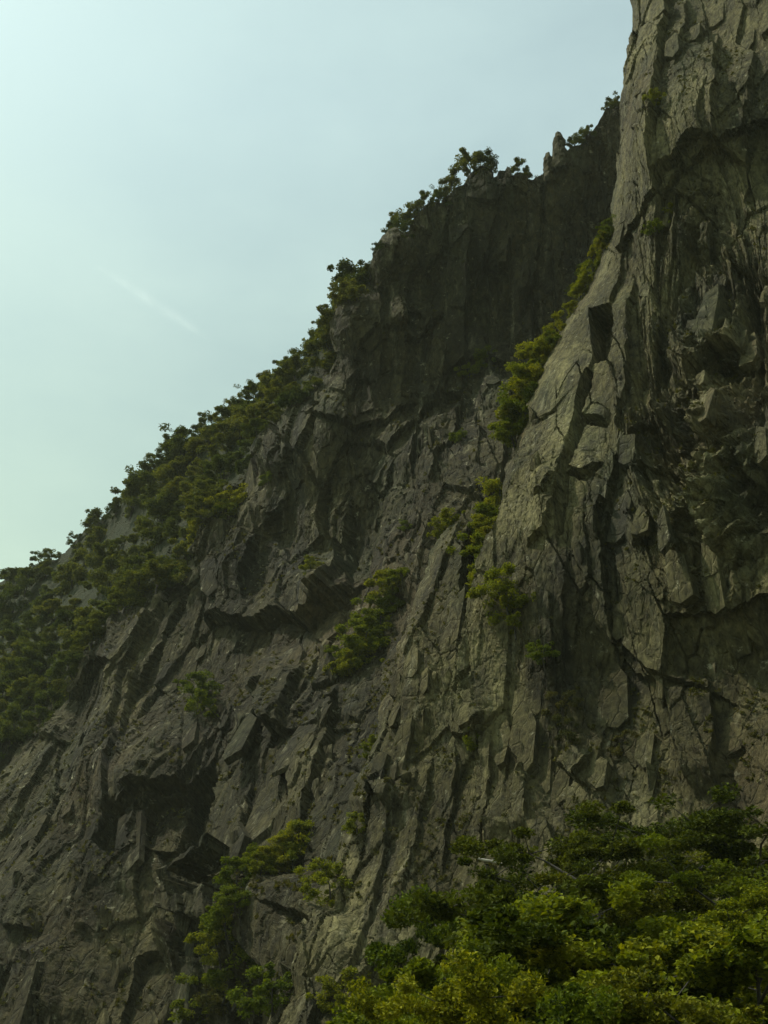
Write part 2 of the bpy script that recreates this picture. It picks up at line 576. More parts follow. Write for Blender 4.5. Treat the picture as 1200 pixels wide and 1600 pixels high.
LIPS_FAR = [
    ([(490, 652), (530, 660), (600, 664), (650, 640)], (550, 640), 1.2, 40), ([(585, 690), (608, 712), (640, 692), (672, 668), (690, 655)], (625, 680), 1.3, 40),
    ([(320, 992), (350, 985), (420, 992), (470, 984), (505, 1002), (540, 962), (562, 925)], (430, 950), 3.4, 110),
    ([(205, 1275), (222, 1250), (262, 1240), (305, 1222), (345, 1190), (368, 1150), (378, 1118)], (290, 1170), 2.6, 95),
    ([(385, 1110), (345, 1200), (314, 1290), (300, 1400), (297, 1500)], (400, 1300), 2.4, 190),
    ([(303, 1412), (325, 1390), (348, 1430), (385, 1412), (400, 1460), (430, 1440), (450, 1390)], (370, 1360), 3.8, 130),
    ([(372, 1178), (395, 1200), (430, 1172)], (400, 1160), 1.5, 55),
    ([(68, 1158), (105, 1160)], (88, 1140), 1.2, 50), ([(80, 1245), (108, 1245)], (95, 1230), 0.8, 40), ([(28, 1465), (72, 1466)], (50, 1440), 1.2, 60),
    ([(205, 1330), (160, 1390), (110, 1500), (80, 1610)], (230, 1450), 1.8, 60), ([(60, 1480), (40, 1560), (20, 1640)], (100, 1560), 1.4, 60),
    ([(772, 290), (768, 350), (760, 420), (742, 470)], (740, 360), 1.8, 50), ([(852, 262), (846, 330), (838, 430), (820, 500)], (820, 340), 2.2, 60),
    ([(893, 300), (886, 360), (870, 420)], (870, 350), 0.8, 40), ([(706, 330), (690, 400), (660, 440)], (680, 360), 0.9, 50),
    ([(620, 380), (600, 470), (580, 520), (560, 560)], (570, 480), 1.2, 70), ([(500, 640), (470, 690), (450, 740)], (460, 670), 1.5, 50),
    ([(600, 520), (650, 540), (690, 505)], (650, 500), 1.6, 60), ([(700, 600), (760, 570), (800, 590)], (750, 550), 1.5, 60),
    ([(455, 780), (430, 860), (410, 950)], (430, 830), 2.0, 60), ([(548, 790), (540, 860), (545, 950), (520, 990)], (515, 880), 2.4, 60),
    ([(600, 780), (605, 850), (590, 920)], (640, 850), 1.5, 60), ([(380, 760), (350, 830), (330, 900)], (350, 780), 1.3, 40),
    ([(290, 920), (250, 1010), (215, 1100)], (230, 1000), 1.4, 50), ([(490, 1060), (470, 1150), (455, 1240)], (440, 1150), 1.4, 60),
    ([(440, 1090), (420, 1160)], (400, 1120), 1.0, 40), ([(420, 1040), (395, 1100), (370, 1130)], (430, 1080), 1.2, 50),
    ([(225, 1060), (200, 1180), (180, 1290)], (170, 1180), 1.2, 60), ([(100, 1130), (85, 1230), (60, 1330)], (50, 1230), 1.0, 50),
    ([(540, 1100), (525, 1210), (500, 1320)], (510, 1200), 1.2, 50), ([(400, 1230), (385, 1300), (390, 1360)], (360, 1300), 0.8, 40),
    ([(730, 640), (720, 720), (700, 780)], (690, 700), 1.6, 50), ([(660, 680), (655, 760)], (640, 720), 1.2, 40),
]
for pts, pr, hh, LL in LIPS_FAR:
    D += lip(PX, PY, pts, pr, hh, LL, jit)
D += niche(PX, PY, [(148, 1318), (180, 1272), (206, 1262), (202, 1318), (182, 1348)], 2.6, 0.5, jit)
D += niche(PX, PY, [(215, 1265), (300, 1228), (352, 1185), (325, 1270), (305, 1360), (296, 1430), (255, 1390), (225, 1320)], 1.2, 0.6, jit)
D += niche(PX, PY, [(305, 1430), (345, 1450), (400, 1470), (435, 1440), (400, 1520), (330, 1510)], 1.8, 0.3, jit)
D += niche(PX, PY, [(200, 1480), (290, 1440), (296, 1560), (230, 1600), (180, 1590)], 1.2, 0.3, jit)
FARP = P0 + NRM * D[..., None]
FARN = grid_normals(FARP)
# hide nothing but skip what lies deep behind the near buttress
EDGE = np.array([(-260, 985), (0, 985), (30, 992), (80, 985), (150, 975), (250, 957), (370, 940), (450, 915), (500, 888), (600, 846), (700, 806), (780, 765), (815, 700),
                 (850, 668), (900, 655), (1000, 615), (1100, 590), (1200, 562), (1300, 535), (1400, 500), (1500, 462), (1600, 420), (1760, 380)], float)
edge_at = np.interp(PY, EDGE[:, 0], EDGE[:, 1])
keep = PX < edge_at + 110
# land behind the crest: the hill goes on backwards
back = []
for k, (dy, dz) in enumerate(((1.2, -0.2), (6, 1.0), (18, 1.5), (45, -4), (95, -25), (150, -95))):
    q = FARP[0].copy()
    q[:, 0] += dy * 0.25
    q[:, 1] += dy
    q[:, 2] += dz + 0.5 * fbm(q[:, 0] / 4, q[:, 1] / 4, 60 + k, 3)
    if k == 5:
        q[:, 2] = -3
    back.append(q)
full = np.concatenate([np.stack(back[::-1]), FARP], 0)
kf = np.concatenate([np.ones((6, NCF), bool), keep], 0)
soil = np.concatenate([np.ones((6, NCF)), slope], 0)
ff = grid_faces(NRF + 6, NCF, kf)
used = np.zeros(full.shape[0] * NCF, bool)
used[ff.ravel()] = True
remap = np.cumsum(used) - 1
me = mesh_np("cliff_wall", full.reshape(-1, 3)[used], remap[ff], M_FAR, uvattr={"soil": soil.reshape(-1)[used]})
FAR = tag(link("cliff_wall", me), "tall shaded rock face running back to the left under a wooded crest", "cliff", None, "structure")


def far_at(px, py):
    c = int(round((px + 320) / 1360 * (NCF - 1)))
    c = min(max(c, 0), NCF - 1)
    r = (py - ridge_y[c]) / (1730 - ridge_y[c]) * (NRF - 1)
    r = int(min(max(round(r), 0), NRF - 1))
    return Vector(FARP[r, c]), Vector(FARN[r, c])


# ------------------------------------------------------------------ the near buttress
NEAR_CTRL = []
for py, ye, ym, yr in ((-260, 66, 58, 52), (0, 62, 55, 50), (150, 60, 53, 49.2), (300, 59, 53, 51), (450, 58, 51.5, 47.4), (600, 57.5, 50, 43.6), (750, 57.5, 49, 42.0),
                       (900, 57, 48.5, 42.2), (950, 56.5, 48.4, 42.8), (1010, 56, 48.8, 44.6), (1150, 55, 47.5, 42.5), (1300, 53.5, 46, 40.5), (1450, 52, 44, 38.5), (1600, 50, 42, 37), (1760, 47, 40, 36)):
    e = np.interp(py, EDGE[:, 0], EDGE[:, 1])
    NEAR_CTRL += [(e, py, ye), (e + 0.22 * (1230 - e), py, ye * 0.62 + ym * 0.38 - 0.8), (0.45 * e + 0.55 * 1230, py, ym), (1230, py, yr), (1420, py, yr - 5)]
nearY = rbf(NEAR_CTRL)
NRN, NCN, WR = 1240, 440, 14
ny = np.linspace(-240, 1740, NRN)
ne = np.interp(ny, EDGE[:, 0], EDGE[:, 1]) + 5 * fbm(ny / 45, ny * 0, 17, 5, 0.55)
t = np.linspace(0, 1, NCN)[None] ** 1.12
QX = ne[:, None] * (1 - t) + 1330 * t
QY = np.repeat(ny[:, None], NCN, 1)
Yn = nearY(QX, QY)
de = (QX - ne[:, None])
Yn = Yn + 3.2 * np.exp(-de / 9.0) + 1.0 * np.exp(-de / 45.0)     # the corner rounds away backwards
B0 = at(QX, QY, Yn)
flatN = grid_normals(at(QX, QY, nearY(QX, QY)))
S = B0[..., 0] * 0.92 - B0[..., 1] * 0.30
Z = B0[..., 2]
jit = (3 * fbm(QX / 22, QY / 34, 171, 5, 0.65), 3 * fbm(QX / 22, QY / 26, 172, 5, 0.65))
lean_n = 0.02 + 0.14 * np.clip((900 - QX) / 400, 0, 1)
s0 = S - lean_n * Z
w1 = 0.6 * fbm(S / 10, Z / 25, 103, 2)
rough = np.exp(-(((QX - 1110) / 120) ** 2 + ((QY - 620) / 330) ** 2) ** 2)        # broken overhanging rock on the right
smooth = np.exp(-(((QX - 895 - (600 - QY) * 0.22) / 95) ** 2 + ((QY - 640) / 300) ** 2) ** 1.5)           # clean slabs of the pillar
D = np.zeros(QX.shape)
lump = np.clip(0.6 + 0.8 * fbm(S / 7, Z / 12, 156, 3), 0.15, 1.3)
jag = 0.05 * fbm(S / 0.35, Z / 0.5, 106, 4, 0.6)
h, e1 = chipped((s0 + jag) / 4.2, (Z + 0.4 * S) / 13.0, 500, 1.0, 0.5)
D += 1.3 * h * (1 - 0.6 * smooth)
h, e2 = chipped((s0 - 0.05 * Z + jag) / 1.9, (Z + 0.6 * S + jag) / (6.5 - 3.0 * rough), 600, 1.0, 0.55)
D += (0.55 + 0.5 * rough - 0.44 * smooth) * h
h, e3 = chipped((s0 + 0.04 * Z + jag) / 0.95, (Z - 0.4 * S + jag) / (3.0 - 1.8 * rough), 700, 1.0, 0.6, 0.4)
D += (0.26 * lump + 0.5 * rough - 0.2 * smooth * lump) * h
h, e4 = chipped((s0 + jag) / 0.45, (Z + 0.5 * S + jag) / (1.1 - 0.5 * rough), 800, 1.0, 0.7, 0.5)
D += (0.11 * lump + 0.32 * rough - 0.07 * smooth * lump) * h
h, e5 = chipped((s0 + jag) / 0.2, (Z - 0.3 * S) / 0.4, 900, 1.0, 0.8, 0.5)
D += (0.045 * lump + 0.15 * rough) * h
D += 0.03 * fbm(S / 0.35, Z / 0.5, 115, 3, 0.6)
crk = np.clip(2.2 * perlin(S / 4, Z / 9, 119), 0, 1) * (1 - rough)
D -= 0.40 * np.clip(1 - e2 / 0.03, 0, 1) * crk + 0.12 * np.clip(1 - e3 / 0.04, 0, 1) * (1 - 0.5 * smooth) * lump
LIPS_NEAR = [
    ([(922, 572), (910, 640), (902, 730), (892, 800), (884, 850)], (860, 700), 0.8, 60), ([(908, 652), (948, 661)], (930, 640), 0.7, 25),
    ([(895, 750), (920, 756), (945, 735)], (920, 735), 0.7, 28), ([(893, 770), (876, 798), (862, 806)], (870, 780), 0.6, 25), ([(835, 872), (868, 850), (890, 815)], (850, 840), 0.7, 30),
    ([(1046, -40), (1044, 100), (1042, 220), (1036, 330), (1022, 430)], (1015, 200), 1.3, 45), ([(1072, 0), (1074, 60), (1066, 110)], (1060, 60), 0.7, 25),
    ([(1012, 440), (1042, 515), (1032, 610), (1022, 662), (990, 695)], (1000, 580), 1.1, 40), ([(985, 440), (984, 560), (978, 680)], (960, 560), 0.8, 30),
    ([(975, 690), (958, 770), (945, 880), (950, 960), (960, 1010)], (920, 850), 0.9, 60), ([(945, 790), (965, 800), (950, 850)], (930, 810), 0.8, 30),
    ([(1085, 604), (1122, 556), (1168, 550)], (1120, 530), 2.2, 60), ([(955, 1000), (990, 1048), (1042, 1065), (1048, 965), (1100, 962), (1135, 958), (1200, 930), (1320, 900)], (1120, 900), 0.7, 90),
    ([(1040, 300), (1058, 270), (1090, 238), (1130, 238), (1165, 262)], (1080, 200), 1.4, 70), ([(1080, 330), (1110, 350), (1108, 395)], (1080, 380), 1.2, 40),
    ([(836, 690), (818, 780), (776, 860), (738, 940), (716, 1050), (700, 1142)], (840, 860), 1.9, 110), ([(698, 1142), (735, 1146), (756, 1118)], (725, 1120), 0.8, 40),
    ([(752, 1300), (764, 1255), (790, 1226), (826, 1208)], (800, 1280), 1.3, 80), ([(828, 1140), (826, 1230), (824, 1310)], (800, 1230), 0.4, 40),
    ([(735, 990), (722, 1060), (712, 1110)], (750, 1060), 0.4, 30), ([(650, 940), (620, 1080), (590, 1220), (570, 1300)], (660, 1100), 1.0, 45),
    ([(700, 1170), (690, 1260), (680, 1340)], (660, 1260), 0.4, 45), ([(660, 1180), (645, 1290), (620, 1400)], (620, 1280), 0.4, 45), ([(760, 1150), (752, 1230), (735, 1330)], (725, 1240), 0.4, 40),
    ([(865, 1185), (895, 1212), (918, 1180)], (890, 1180), 0.8, 35), ([(905, 1040), (885, 1110), (880, 1180)], (930, 1110), 0.4, 35), ([(830, 880), (820, 980), (825, 1090)], (860, 980), 0.4, 45),
    ([(895, 880), (885, 980), (880, 1060)], (860, 960), 0.4, 35), ([(1050, 1080), (1052, 1160), (1080, 1230)], (1080, 1130), 0.9, 50), ([(1110, 1080), (1120, 1140), (1115, 1230)], (1090, 1150), 0.7, 40),
    ([(572, 1272), (590, 1235), (604, 1262)], (590, 1225), 1.0, 30), ([(440, 1520), (480, 1480), (500, 1420)], (510, 1480), 1.5, 40), ([(560, 1560), (590, 1500), (615, 1470)], (610, 1540), 1.3, 45),
    ([(1120, 60), (1132, 160), (1128, 240)], (1100, 150), 1.0, 45), ([(1180, 90), (1176, 200), (1165, 300)], (1150, 180), 1.0, 45), ([(1130, 400), (1170, 420), (1215, 460)], (1160, 390), 1.4, 50),
    ([(960, 470), (962, 540), (958, 590)], (985, 530), 0.7, 30), ([(1060, 690), (1085, 650), (1110, 700)], (1085, 640), 1.2, 40), ([(1140, 760), (1170, 720), (1200, 770)], (1170, 700), 1.2, 40),
    ([(1000, 860), (1040, 830), (1080, 880)], (1040, 820), 1.2, 50), ([(1010, 760), (1050, 730), (1070, 780)], (1040, 720), 1.0, 40), ([(1080, 840), (1120, 820), (1140, 880)], (1110, 800), 1.4, 45),
]
for pts, pr, hh, LL in LIPS_NEAR:
    D += lip(QX, QY, pts, pr, hh, LL, jit)
D += niche(QX, QY, [(918, 575), (926, 579), (913, 640), (907, 735), (898, 800), (888, 852), (882, 850), (889, 798), (898, 730), (904, 640)], 1.1, 0.0, (jit[0] * 0.35, jit[1] * 0.35))
D += niche(QX, QY, [(908, 648), (948, 657), (948, 668), (908, 659)], 0.7, 0.0, (jit[0] * 0.3, jit[1] * 0.3))
D += niche(QX, QY, [(899, 747), (922, 752), (944, 733), (946, 741), (924, 763), (898, 758)], 0.7, 0.0, (jit[0] * 0.3, jit[1] * 0.3))
D += niche(QX, QY, [(919, 480), (961, 472), (958, 525), (949, 562), (926, 566)], 2.4, 0.35, (jit[0] * 0.4, jit[1] * 0.4))
D += niche(QX, QY, [(1052, 310), (1072, 262), (1130, 242), (1200, 190), (1340, 170), (1340, 500), (1200, 465), (1150, 425), (1092, 402), (1062, 360)], 0.9, 0.7, jit)
D += niche(QX, QY, [(1095, 600), (1125, 560), (1168, 552), (1150, 600), (1105, 620)], 1.2, 0.6, jit)
D += niche(QX, QY, [(944, 800), (966, 792), (972, 830), (952, 862), (944, 850)], 1.0, 0.3, jit)
D += niche(QX, QY, [(758, 720), (792, 712), (770, 830), (742, 930), (716, 970), (706, 900), (722, 810)], 1.6, 0.0, jit)
D += niche(QX, QY, [(452, 1510), (480, 1450), (500, 1452), (478, 1520), (455, 1545)], 1.4, 0.2, jit)
D += niche(QX, QY, [(562, 1560), (605, 1490), (625, 1490), (600, 1600), (575, 1620)], 1.4, 0.2, jit)
NEARP = B0 + flatN * D[..., None]
NEARN = grid_normals(NEARP)
# the side that turns away from the camera, back towards the wall behind
wrap = []
for k in range(1, WR + 1):
    q = NEARP[:, 0].copy()
    f = k / WR
    q[:, 1] += 34 * f ** 1.3
    q[:, 0] += 7 * f + 0.5 * fbm(q[:, 1] / 3, q[:, 2] / 5, 77, 3)
    wrap.append(q)
full = np.concatenate([np.stack(wrap[::-1], 1), NEARP], 1)
me = mesh_np("cliff_buttress", full.reshape(-1, 3), grid_faces(NRN, NCN + WR), M_NEAR)
NEAR = tag(link("cliff_buttress", me), "near cracked rock buttress filling the right side, sunlit along its left pillar", "cliff", None, "structure")


def near_at(px, py):
    r = int(round((py + 240) / 1980 * (NRN - 1)))
    r = min(max(r, 0), NRN - 1)
    tt = (px - ne[r]) / (1330 - ne[r])
    c = int(min(max(round(max(tt, 0) ** (1 / 1.12) * (NCN - 1)), 0), NCN - 1))
    return Vector(NEARP[r, c]), Vector(NEARN[r, c])


# ------------------------------------------------------------------ ground
gx = np.linspace(-420, 420, 170)
gy = np.linspace(-420, 420, 170)
GX, GY = np.meshgrid(gx, gy)


def ground_z(x, y):
    return 0.9 * fbm(np.asarray(x, float) / 22, np.asarray(y, float) / 22, 201, 3) * np.clip(np.hypot(x, y) / 20, 0.0, 1) + 0.06 * np.clip(np.asarray(y, float) - 12, 0, 50) * np.clip(np.asarray(x, float) / 12 + 0.4, 0, 1)


me = mesh_np("ground", np.stack([GX, GY, ground_z(GX, GY)], -1).reshape(-1, 3), grid_faces(170, 170), M_GROUND, True)
tag(link("ground", me), "scrubby soil at the foot of the cliff", "ground", None, "structure")

# ------------------------------------------------------------------ plants
def tube_np(pts, radii, sides=6):
    pts = np.array(pts, float)
    n = len(pts)
    V, Fc = [], []
    for i in range(n):
        d = pts[min(i + 1, n - 1)] - pts[max(i - 1, 0)]
        d /= np.linalg.norm(d) + 1e-9
        a = np.cross(d, (0.3, 0.9, 0.2))
        a /= np.linalg.norm(a) + 1e-9
        b = np.cross(d, a)
        for k in range(sides):
            w = 2 * math.pi * k / sides
            V.append(pts[i] + radii[i] * (a * math.cos(w) + b * math.sin(w)))
    for i in range(n - 1):
        for k in range(sides):
            k2 = (k + 1) % sides
            Fc.append((i * sides + k, i * sides + k2, (i + 1) * sides + k2, (i + 1) * sides + k))
    return np.array(V), np.array(Fc)


def join(parts):
    V, Fc, o = [], [], 0
    for v_, f_ in parts:
        V.append(v_)
        Fc.append(f_ + o)
        o += len(v_)
    return np.concatenate(V), np.concatenate(Fc)


def leaves_np(rng_, centers, outward, size, up=0.6):
    """one small folded leaf at every centre"""
    n = len(centers)
    a = rng_.normal(size=(n, 3))
    a[:, 2] *= 0.5
    a = a + outward * 0.9
    a /= np.linalg.norm(a, axis=1, keepdims=True) + 1e-9
    nn = rng_.normal(size=(n, 3)) * 0.75
    nn[:, 2] += up + 0.3
    nn += outward * 0.35
    nn -= (nn * a).sum(1, keepdims=True) * a
    nn /= np.linalg.norm(nn, axis=1, keepdims=True) + 1e-9
    b = np.cross(nn, a)
    s = size * (0.6 + 0.8 * rng_.random((n, 1)))
    w = 0.30
    v0, v2 = centers - a * s * 0.5, centers + a * s * 0.5 - nn * s * 0.12
    v1, v3 = centers + b * s * w + nn * s * 0.10, centers - b * s * w + nn * s * 0.10
    V = np.stack([v0, v1, v2, v3], 1).reshape(-1, 3)
    i = np.arange(n)[:, None] * 4
    Fc = np.concatenate([i + np.array([[0, 1, 2]]), i + np.array([[0, 2, 3]])], 0)
    return V, Fc


def make_plant(seed, h, r, n_limb, n_clump, per, leaf, mat, flat=0.5, low=0.25, spread=0.33):
    """(trunk mesh, crown mesh) of a tree or shrub h tall with crown radius r, standing at the origin"""
    g = np.random.default_rng(seed)
    tubes, tips = [], []
    stems = 1 if n_limb > 6 else int(g.integers(2, 4))
    tops = []
    for sidx in range(stems):
        az = g.random() * 6.28
        tilt = 0.12 * h * (0.4 if stems == 1 else 1.6)
        top = np.array([math.cos(az) * tilt, math.sin(az) * tilt, h * 0.8])
        pts = [np.array([0, 0, -0.15 * h]) + 0.02 * h * g.normal(size=3)]
        for k in range(1, 6):
            f = k / 5
            pts.append(top * np.array([f ** 1.4, f ** 1.4, f]) + g.normal(size=3) * 0.018 * h)
        tubes.append(tube_np(pts, [0.026 * h * (1 - 0.8 * k / 5) for k in range(6)], 7))
        tops.append(pts)
    for k in range(n_limb):
        pts = tops[k % stems]
        f = low + (1 - low) * (k + g.random()) / n_limb
        j = min(int(f * 5), 4)
        b0 = pts[j] * (1 - (f * 5 - j)) + pts[j + 1] * (f * 5 - j)
        az = k * 2.4 + g.random() * 0.9
        reach = r * (0.5 + 0.5 * math.sin(math.pi * min(0.2 + f * 0.75, 1))) * (0.75 + 0.4 * g.random())
        rise = h * (0.05 + 0.14 * g.random())
        end = b0 + np.array([math.cos(az) * reach, math.sin(az) * reach, rise])
        mid = (b0 + end) / 2 + g.normal(size=3) * 0.06 * r + np.array([0, 0, 0.03 * h])
        tubes.append(tube_np([b0, mid, end], [0.007 * h, 0.004 * h, 0.0012 * h], 5))
        tips += [end, mid * 0.35 + end * 0.65]
        for q in range(3):
            e2 = mid * 0.4 + end * 0.6 + g.normal(size=3) * np.array([0.32, 0.32, 0.16]) * r
            tubes.append(tube_np([mid * 0.5 + end * 0.5, e2], [0.003 * h, 0.001 * h], 4))
            tips.append(e2)
    for pts in tops:
        tips.append(pts[-1] + np.array([0, 0, 0.10 * h]))
        tips.append(pts[-1])
    tips = np.array(tips)
    cl = tips[g.integers(0, len(tips), n_clump)] + g.normal(size=(n_clump, 3)) * np.array([0.13, 0.13, 0.07]) * r
    if n_clump >= len(tips):
        cl[:len(tips)] = tips
    ctr = np.array([0, 0, h * 0.55])
    C_, O_ = [], []
    for c in cl:
        m = int(per * (0.5 + g.random()))
        rad = spread * r * (0.55 + 0.75 * g.random())
        d = g.normal(size=(m, 3))
        d /= np.linalg.norm(d, axis=1, keepdims=True)
        rr = g.random((m, 1)) ** 0.42
        p = c + d * rr * rad * np.array([1, 1, flat])
        o = p - ctr
        o /= np.linalg.norm(o, axis=1, keepdims=True) + 1e-9
        C_.append(p)
        O_.append(o * 0.6 + d * 0.4)
    V, Fc = leaves_np(g, np.concatenate(C_), np.concatenate(O_), leaf)
    tv, tf = join(tubes)
    return mesh_np("trunk", tv, tf, M_BARK, True), mesh_np("crown", V, Fc, mat)


def put(name, pair, loc, scale, rz, label, cat, group=None, tilt=(0, 0)):
    e = bpy.data.objects.new(name, None)
    COL.objects.link(e)
    e.empty_display_size = 0.3
    e.location = loc
    e.rotation_euler = (tilt[0], tilt[1], rz)
    e.scale = scale if isinstance(scale, tuple) else (scale,) * 3
    link("trunk", pair[0], e)
    link("crown", pair[1], e)
    return tag(e, label, cat, group)


ORD = ["zeroth", "first", "second", "third", "fourth", "fifth", "sixth", "seventh", "eighth", "ninth", "tenth", "eleventh", "twelfth", "thirteenth", "fourteenth", "fifteenth",
       "sixteenth", "seventeenth", "eighteenth", "nineteenth", "twentieth"]


def ordinal(k):
    if k <= 20:
        return ORD[k]
    tens = {2: "twenty", 3: "thirty", 4: "forty", 5: "fifty"}[k // 10]
    return tens + "-" + ORD[k % 10] if k % 10 else {30: "thirtieth", 40: "fortieth", 50: "fiftieth"}.get(k, tens)


far_shrubs = [make_plant(300 + k, 3.0, 1.6, 6, 46, 110, 0.22, M_LEAF_FAR, 0.65, 0.12, 0.32) for k in range(6)]
crest_trees = [make_plant(340 + k, 4.0, 1.6, 10, 58, 100, 0.19, M_LEAF_FAR, 0.65, 0.2, 0.27) for k in range(5)]
gully_shrubs = [make_plant(380 + k, 2.4, 1.15, 7, 44, 100, 0.14, M_LEAF_GULLY, 0.7, 0.12, 0.27) for k in range(5)]

dry_shrubs = [make_plant(400 + k, 2.4, 1.15, 7, 30, 80, 0.13, M_LEAF_DRY, 0.7, 0.12, 0.25) for k in range(2)]

# crest trees standing against the sky: px, size factor
CREST = [(18, 0.75), (62, 1.05), (80, 1.0), (118, 0.8), (142, 0.7), (196, 0.8), (216, 0.9), (240, 0.95), (262, 1.15), (284, 1.1), (308, 0.9), (330, 1.1), (350, 1.15), (372, 1.05), (396, 1.1), (418, 0.9), (440, 0.95),
         (462, 0.9), (484, 0.9), (508, 0.85), (528, 0.9), (543, 0.95), (568, 0.75), (584, 0.6), (602, 0.45), (618, 0.85), (634, 1.05), (650, 0.8), (668, 0.75), (690, 0.8), (712, 0.95), (736, 1.2), (754, 0.95), (812, 0.75), (828, 0.55), (900, 0.65), (916, 0.7), (958, 0.75)]
PLACES = [(60, "above the left edge of the picture's slope"), (150, "on the low left shoulder"), (290, "on the crest over the widest wooded slope"), (430, "on the middle of the long slanting crest"), (560, "where the crest steepens"),
          (660, "on the crest hump above the dark hollow"), (770, "on the peak above the dark hollow"), (850, "left of the two rock pinnacles"), (945, "right of the two rock pinnacles"), (2000, "beside the sunlit pillar")]
last, cnt = None, 0
tot = {}
for px, s in CREST:
    pl = [q for lim, q in PLACES if px < lim][0]
    tot[pl] = tot.get(pl, 0) + 1
for i, (px, s) in enumerate(CREST):
    pl = [q for lim, q in PLACES if px < lim][0]
    cnt = cnt + 1 if pl == last else 1
    last = pl
    p, n = far_at(px, np.interp(px, RIDGE[:, 0], RIDGE[:, 1]) + 8)
    big = "spreading" if s > 1.0 else "small"
    lab = f"{big} tree against the sky {pl}" if tot[pl] == 1 else f"{big} tree {pl}, {ordinal(cnt)} from the left"
    put("crest_tree", crest_trees[i % 5], p - Vector((0, 0, 0.5)), s, random.random() * 6.28, lab, "tree", "trees along the cliff crest", (random.uniform(-.1, .1), random.uniform(-.1, .1)))

# shrubs on the overgrown slope, in bands down from the crest
def slope_poly_ok(px, py):
    top = np.interp(px, RIDGE[:, 0], RIDGE[:, 1])
    rim = np.interp(px, RIM[:, 0], RIM[:, 1])
    return top + 14 < py < rim + 12


pts = []
tries = 0
rs = random.Random(5)
while len(pts) < 215 and tries < 20000:
    tries += 1
    px, py = rs.uniform(-40, 600), rs.uniform(400, 1180)
    if not slope_poly_ok(px, py):
        continue
    top = np.interp(px, RIDGE[:, 0], RIDGE[:, 1])
    rim = np.interp(px, RIM[:, 0], RIM[:, 1])
    f = (py - top) / (rim - top)
    # bare rock patches
    if perlin(np.array([px / 55.0 + 0.35 * py / 55.0]), np.array([py / 120.0]), 88)[0] > 0.52 and f > 0.12:
        continue
    if ((px - 200) / 60) ** 2 + ((py - 850) / 40) ** 2 < 1 and rs.random() < 0.75:
        continue
    if ((px - 395) / 60) ** 2 + ((py - 745) / 45) ** 2 < 1 and rs.random() < 0.7:
        continue
    if f > 0.8 and rs.random() < 0.45:
        continue
    if min([(px - a) ** 2 + (py - b) ** 2 for a, b, _ in pts] or [1e9]) < 21.5 ** 2:
        continue
    pts.append((px, py, f))
BANDS = [(0.2, "just under the crest"), (0.45, "high on the wooded slope"), (0.7, "half way down the wooded slope"), (9, "on the lower wooded slope above the bare rock")]
counts = {}
for px, py, f in sorted(pts):
    band = [q for lim, q in BANDS if f < lim][0]
    counts[band] = counts.get(band, 0) + 1
    i = counts[band]
    p, n = far_at(px, py)
    s = rs.choice((rs.uniform(0.6, 0.95), rs.uniform(0.9, 1.3), rs.uniform(1.2, 1.8)))
    lab = f"{'rounded' if s > 1.05 else 'low'} shrub {band}, {ordinal(i)} from the left"
    put("slope_shrub", far_shrubs[rs.randrange(6)], p - Vector((0, 0, 0.3)), (s, s, s * rs.uniform(0.8, 1.15)), rs.random() * 6.28, lab, "shrub", "shrubs covering the wooded slope", (n.y * -0.25, n.x * 0.25))

